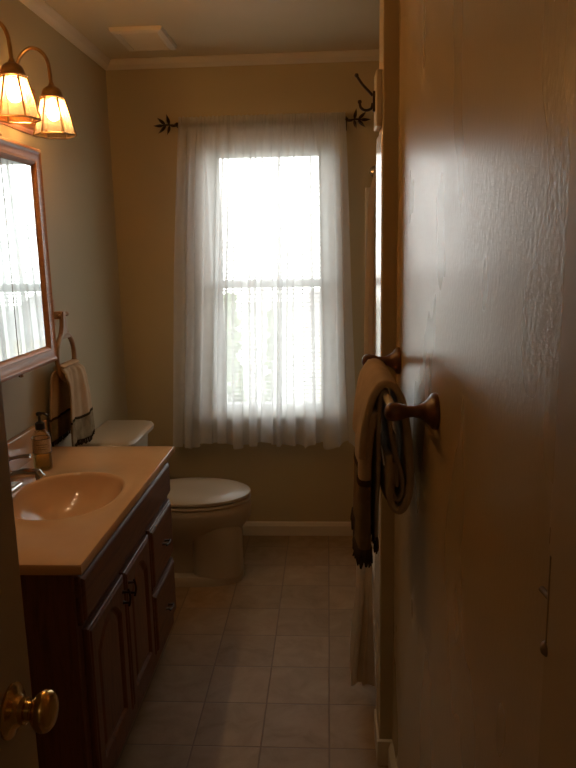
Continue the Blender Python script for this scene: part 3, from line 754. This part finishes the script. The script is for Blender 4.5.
for k in range(6):
    yy = 2.07+k*.04
    tube_pts = [(.236+.024*math.sin(2*PI*j/20), yy, 1.856+.026*math.cos(2*PI*j/20)) for j in range(20)]
    obj('curtain_ring', tube(B(), tube_pts, .0018, 6, closed=True), 'rod', sc_, 60)

# ------------------------------------------------------------------ towel bar and bath towels
bar = thing('towel_bar', 'dark wood towel bar with turned posts on the glossy right wall', 'towel bar', (.19, 1.55, 1.2))
BZ = 1.203
def post(y):
    bm = B(); wx = rwx(y); ax = Vector((-1,-.036,0)).normalized()
    prof = [(0,0),(.034,0),(.035,.004),(.033,.009),(.026,.014),(.019,.021),(.013,.031),(.0105,.043),(.011,.054),(.0135,.060),(.0165,.069),(.0180,.078),(.0165,.087),(.012,.093),(.005,.096),(0,.0965)]
    lathe(bm, prof, (wx, y, BZ+(y-1.275)*.034), ax, 28, cap=False)
    return obj('post', bm, 'walnut', bar, 60)
post(1.275); post(1.775)
bxn, bxf = rwx(1.275)-.078, rwx(1.775)-.078
obj('bar_rod', tube(B(), [(bxn, 1.275, BZ), (bxf, 1.775, BZ+.017)], .008, 16), 'palerod', bar, 60, label='glossy pale rod')
def barx(y): return lerp(bxn, bxf, (y-1.275)/.5)
YN = 1.385
def shift(y): return barx(y)-barx(YN)
def zo(y): return (y-1.275)*.034
def profile_sheet(prof, y0, y1, name, mname, root, th, zig=.004, n=18, label=None, flare=0.0):
    P = smoothpts([(a, 0, b) for a, b in prof], 8); m_ = len(P)-1
    def f(u, v):
        k = min(int(v*m_+.5), m_); p = P[k]
        y = lerp(y0, y1, u); w = min(1, max(0, (BZ-p.z)*6))
        y += .006*w*math.sin(p.z*23+p.x*50)
        return (p.x+shift(y)+zig*w*math.sin(u*9+p.z*14)-flare*w*u, y, p.z+zo(y)+.003*w*math.sin(u*7+p.x*60))
    bm = B(); grid(bm, f, n, m_); o = obj(name, bm, mname, root, 180, label=label); sheet(o, th); return o, f
def panel(root, name, mname, pts, y0, y1, th, label=None, cap=True):
    # a towel end folded double: stadium cross-section following the path pts (x, z)
    P = smoothpts([(a, 0, b) for a, b in pts], 5); loops = []
    for p in P:
        lp = []; n = 40; h = th/2; w = min(1, max(0, (BZ-p.z)*4))
        for k in range(n):
            t = k/n
            if t < .4: u = t/.4; y = lerp(y0+h, y1-h, u); xx = -h
            elif t < .5: a = (t-.4)/.1*PI; y = y1-h+h*math.sin(a); xx = -h*math.cos(a)
            elif t < .9: u = (t-.5)/.4; y = lerp(y1-h, y0+h, u); xx = h
            else: a = (t-.9)/.1*PI; y = y0+h-h*math.sin(a); xx = h*math.cos(a)
            q = (y-y0)/(y1-y0)
            lp.append((p.x+xx+shift(y)+.003*w*math.sin(q*11+p.z*9)+.010*w*q, y+.004*math.sin(p.z*19), p.z+zo(y)))
        loops.append(lp)
    bm = B(); loft(bm, loops, cap=cap); return obj(name, bm, mname, root, 180, label=label), loops
ta = thing('bath_towel', 'tan fringed towel draped over the bar, hanging on its room side', 'towel', (.09, 1.5, .85))
A0, A1 = YN, 1.63
profile_sheet([(.066,1.075),(.070,1.12),(.078,1.165),(.091,1.207),(.110,1.229),(.134,1.220),(.152,1.178),(.161,1.11),(.163,1.05),(.158,.995),(.142,.962),(.125,.972),(.118,1.01),(.120,1.08)], A0, A1, 'draped_fold', 'towel', ta, .014, flare=-.010)
panel(ta, 'towel_body', 'towel', [(.075,1.022),(.076,1.06),(.081,1.12),(.089,1.17)], A0+.001, A1-.002, .026)
_, q1 = panel(ta, 'dark_braid', 'towel_dark', [(.0745,1.014),(.075,1.026)], A0-.002, A1, .030)
_, q2 = panel(ta, 'band', 'towel_band', [(.070,.868),(.071,.92),(.074,1.018)], A0+.001, A1-.002, .027, label='darker olive brown end band')
bm = B()
def fringe(bm, lp, n, l=.034):
    m_ = len(lp)
    for k in range(n):
        t = k/n*m_; a, b = Vector(lp[int(t) % m_]), Vector(lp[(int(t)+1) % m_]); p = a.lerp(b, t-int(t))
        tube(bm, [p+Vector((0,0,.008)), p+Vector((random.uniform(-.003,.003),random.uniform(-.003,.003),-l*.5)), p+Vector((random.uniform(-.005,.005),random.uniform(-.004,.004),-l+random.uniform(-.006,.006)))], [.0032,.0038,.0018], 5)
fringe(bm, q2[0], 110, .030)
obj('fringe', bm, 'towel_dark', ta, 180)
tbw = thing('bath_towel', 'taupe towel folded into loops on the wall side of the bar, inside the tan one', 'towel', (.14, 1.5, .88))
_, fb = profile_sheet([(.098,.892),(.097,.96),(.100,1.06),(.102,1.15),(.106,1.2),(.113,1.2115),(.120,1.2),(.124,1.15),(.133,1.09),(.146,1.04),(.149,1.005),(.142,.983),(.133,.985),(.128,1.01),(.130,1.06)], A0+.010, A1-.02, 'outer_fold', 'towel2', tbw, .0075, zig=.002)
profile_sheet([(.134,1.12),(.136,1.07),(.140,1.03),(.139,1.01),(.136,1.02),(.135,1.05),(.131,1.10)], A0+.016, A1-.03, 'inner_fold', 'towel2', tbw, .005, zig=.001)
bm = B(); tx = .107; loft(bm, [[(tx-.001, A0+.004, 1.10), (tx-.001, A0+.026, 1.10), (tx+.001, A0+.026, 1.10), (tx+.001, A0+.004, 1.10)], [(tx+.003, A0-.004, 1.066), (tx+.003, A0+.008, 1.066), (tx+.006, A0+.008, 1.066), (tx+.006, A0-.004, 1.066)]]); obj('care_tag', bm, 'tag', tbw, label='small white care tag')
bm = B(); fringe(bm, [fb(k/40, 0) for k in range(41)], 60, .030)
obj('fringe', bm, 'towel_dark', tbw, 180)

# ------------------------------------------------------------------ robe hook
rh = thing('robe_hook', 'dark double robe hook on a pale plaque at the end of the partition', 'hook', (.13, 1.9, 1.88))
HY = 1.90
obj('plaque', box(B(), PX-.016, PX, HY-.04, HY+.045, 1.803, 1.938, .004, 3), 'trim', rh, 40)
obj('hook_base', box(B(), PX-.022, PX-.015, HY-.008, HY+.008, 1.845, 1.895, .003), 'bronze', rh, 40)
bm = B(); hx = PX-.022
up = smoothpts([(hx, HY, 1.884), (hx-.008, HY, 1.893), (hx-.026, HY, 1.912), (hx-.040, HY, 1.932)], 6)
tube(bm, up, .0034, 10); lathe(bm, [(0,-.005),(.004,-.004),(.0058,0),(.004,.004),(0,.005)], (hx-.041, HY, 1.934), (0,0,1), 12, cap=False)
lo = smoothpts([(hx, HY, 1.866), (hx-.004, HY, 1.853), (hx-.018, HY, 1.849), (hx-.030, HY, 1.856), (hx-.033, HY, 1.868)], 6)
tube(bm, lo, .0034, 10); lathe(bm, [(0,-.005),(.004,-.004),(.0055,0),(.004,.004),(0,.005)], (hx-.033, HY, 1.870), (0,0,1), 12, cap=False)
obj('prongs', bm, 'bronze', rh, 60)

# ------------------------------------------------------------------ outside
g = struct('ground', box(B(), -30, 30, YF+.2, 60, -2.9, -2.8), 'snowlawn')
def shrub(x, y, h, r, label, seed):
    rnd = random.Random(seed); root = thing('garden_shrub', label, 'shrub', (x, y, -2.8))
    obj('trunk', tube(B(), [(x, y, -2.8), (x, y, -2.8+h*.5)], r*.12, 8), 'cherry', root)
    bm = B()
    for k in range(420):
        t = rnd.random()**.8; a = rnd.uniform(0, 2*PI); rad = r*(1-t*.85)*math.sqrt(rnd.random())
        c = Vector((x+rad*math.cos(a), y+rad*math.sin(a), -2.8+.15+h*t))
        bmesh.ops.create_icosphere(bm, subdivisions=1, radius=rnd.uniform(.06,.13)*r*1.5, matrix=Matrix.Translation(c))
    obj('foliage', bm, 'leaf_out', root)
shrub(-1.35, 9.5, 3.55, .42, 'narrow shrub seen through the lower left of the window', 1)
shrub(-.80, 10.0, 3.3, .3, 'taller narrow shrub seen through the middle of the window', 2)
hs = thing('neighbour_house', 'pale tan house seen through the lower right of the window', 'house', (1.6, 17, -2.8))
obj('house_wall', box(B(), -.2, 5.5, 15, 21, -2.8, -.3), 'siding', hs)
bm = B(); loft(bm, [[(-.5,14.7,-.3),(-.5,21.3,-.3),(-.5,18,.5)], [(5.8,14.7,-.3),(5.8,21.3,-.3),(5.8,18,.5)]]); obj('house_roof', bm, 'roof', hs)
for xx in (.1, 1.5): obj('house_window', box(B(), xx, xx+.6, 14.96, 15.0, -1.6, -.8), 'gap', hs)

# ------------------------------------------------------------------ light and camera
W = bpy.data.worlds.new('overcast_sky'); S.world = W; W.use_nodes = True
nt = W.node_tree; bg = nt.nodes['Background']
tc = N(nt, 'ShaderNodeTexCoord'); sx = N(nt, 'ShaderNodeSeparateXYZ'); L(nt, tc.outputs['Generated'], sx.inputs[0])
mr = N(nt, 'ShaderNodeMapRange'); L(nt, sx.outputs['Z'], mr.inputs['Value']); mr.inputs['From Min'].default_value = -.1; mr.inputs['From Max'].default_value = .6
L(nt, ramp(nt, mr.outputs[0], [(0, (1.0,.98,.95)), (1, (.92,.95,1.0))]), bg.inputs['Color'])
bg.inputs['Strength'].default_value = 5.8
pl = bpy.data.lights.new('window_portal', 'AREA'); pl.shape = 'RECTANGLE'; pl.size = WX1-WX0-.04; pl.size_y = WZ1-WZ0-.04
pl.cycles.is_portal = True
po = bpy.data.objects.new('window_portal', pl); COL.objects.link(po); po.location = ((WX0+WX1)/2, YF+.125, (WZ0+WZ1)/2); po.rotation_euler = (-PI/2, 0, 0)

hl = bpy.data.lights.new('unseen_fill_light', 'POINT'); hl.energy = 0.9; hl.color = (1.0,.72,.45); hl.shadow_soft_size = .18  # warm fill added behind the camera for the dark near faces, no fixture there
ho = bpy.data.objects.new('unseen_fill_light', hl); COL.objects.link(ho); ho.location = (-.25, -.75, 2.1)
cam = bpy.data.cameras.new('camera'); co = bpy.data.objects.new('camera', cam); COL.objects.link(co)
cam.sensor_fit = 'VERTICAL'; cam.sensor_height = 36; cam.lens = 700/768*36; cam.clip_start = .02
p, yw, rl = math.radians(10.776), math.radians(3.398), math.radians(-1.134)
fw = Vector((-math.sin(yw)*math.cos(p), math.cos(yw)*math.cos(p), -math.sin(p)))
rt = Vector((math.cos(yw), math.sin(yw), 0)); up_ = rt.cross(fw)
rt2 = rt*math.cos(rl)+up_*math.sin(rl); up2 = -rt*math.sin(rl)+up_*math.cos(rl)
m = Matrix((rt2, up2, -fw)).transposed().to_4x4(); m.translation = Vector((0,0,1.5)); co.matrix_world = m
S.camera = co

for o in S.objects:
    for k in ('_w', '_mesh'):
        if k in o: del o[k]
S.view_settings.view_transform = 'Standard'; S.view_settings.look = 'None'; S.view_settings.gamma = 1
S.view_settings.use_curve_mapping = False; S.view_settings.exposure = 0.6
c = S.cycles
c.use_denoising = True
try: c.denoiser = 'OPENIMAGEDENOISE'
except Exception: pass
c.max_bounces = 10; c.diffuse_bounces = 5; c.glossy_bounces = 5; c.transparent_max_bounces = 24; c.transmission_bounces = 6
c.sample_clamp_indirect = 4.0; c.caustics_reflective = False; c.caustics_refractive = False
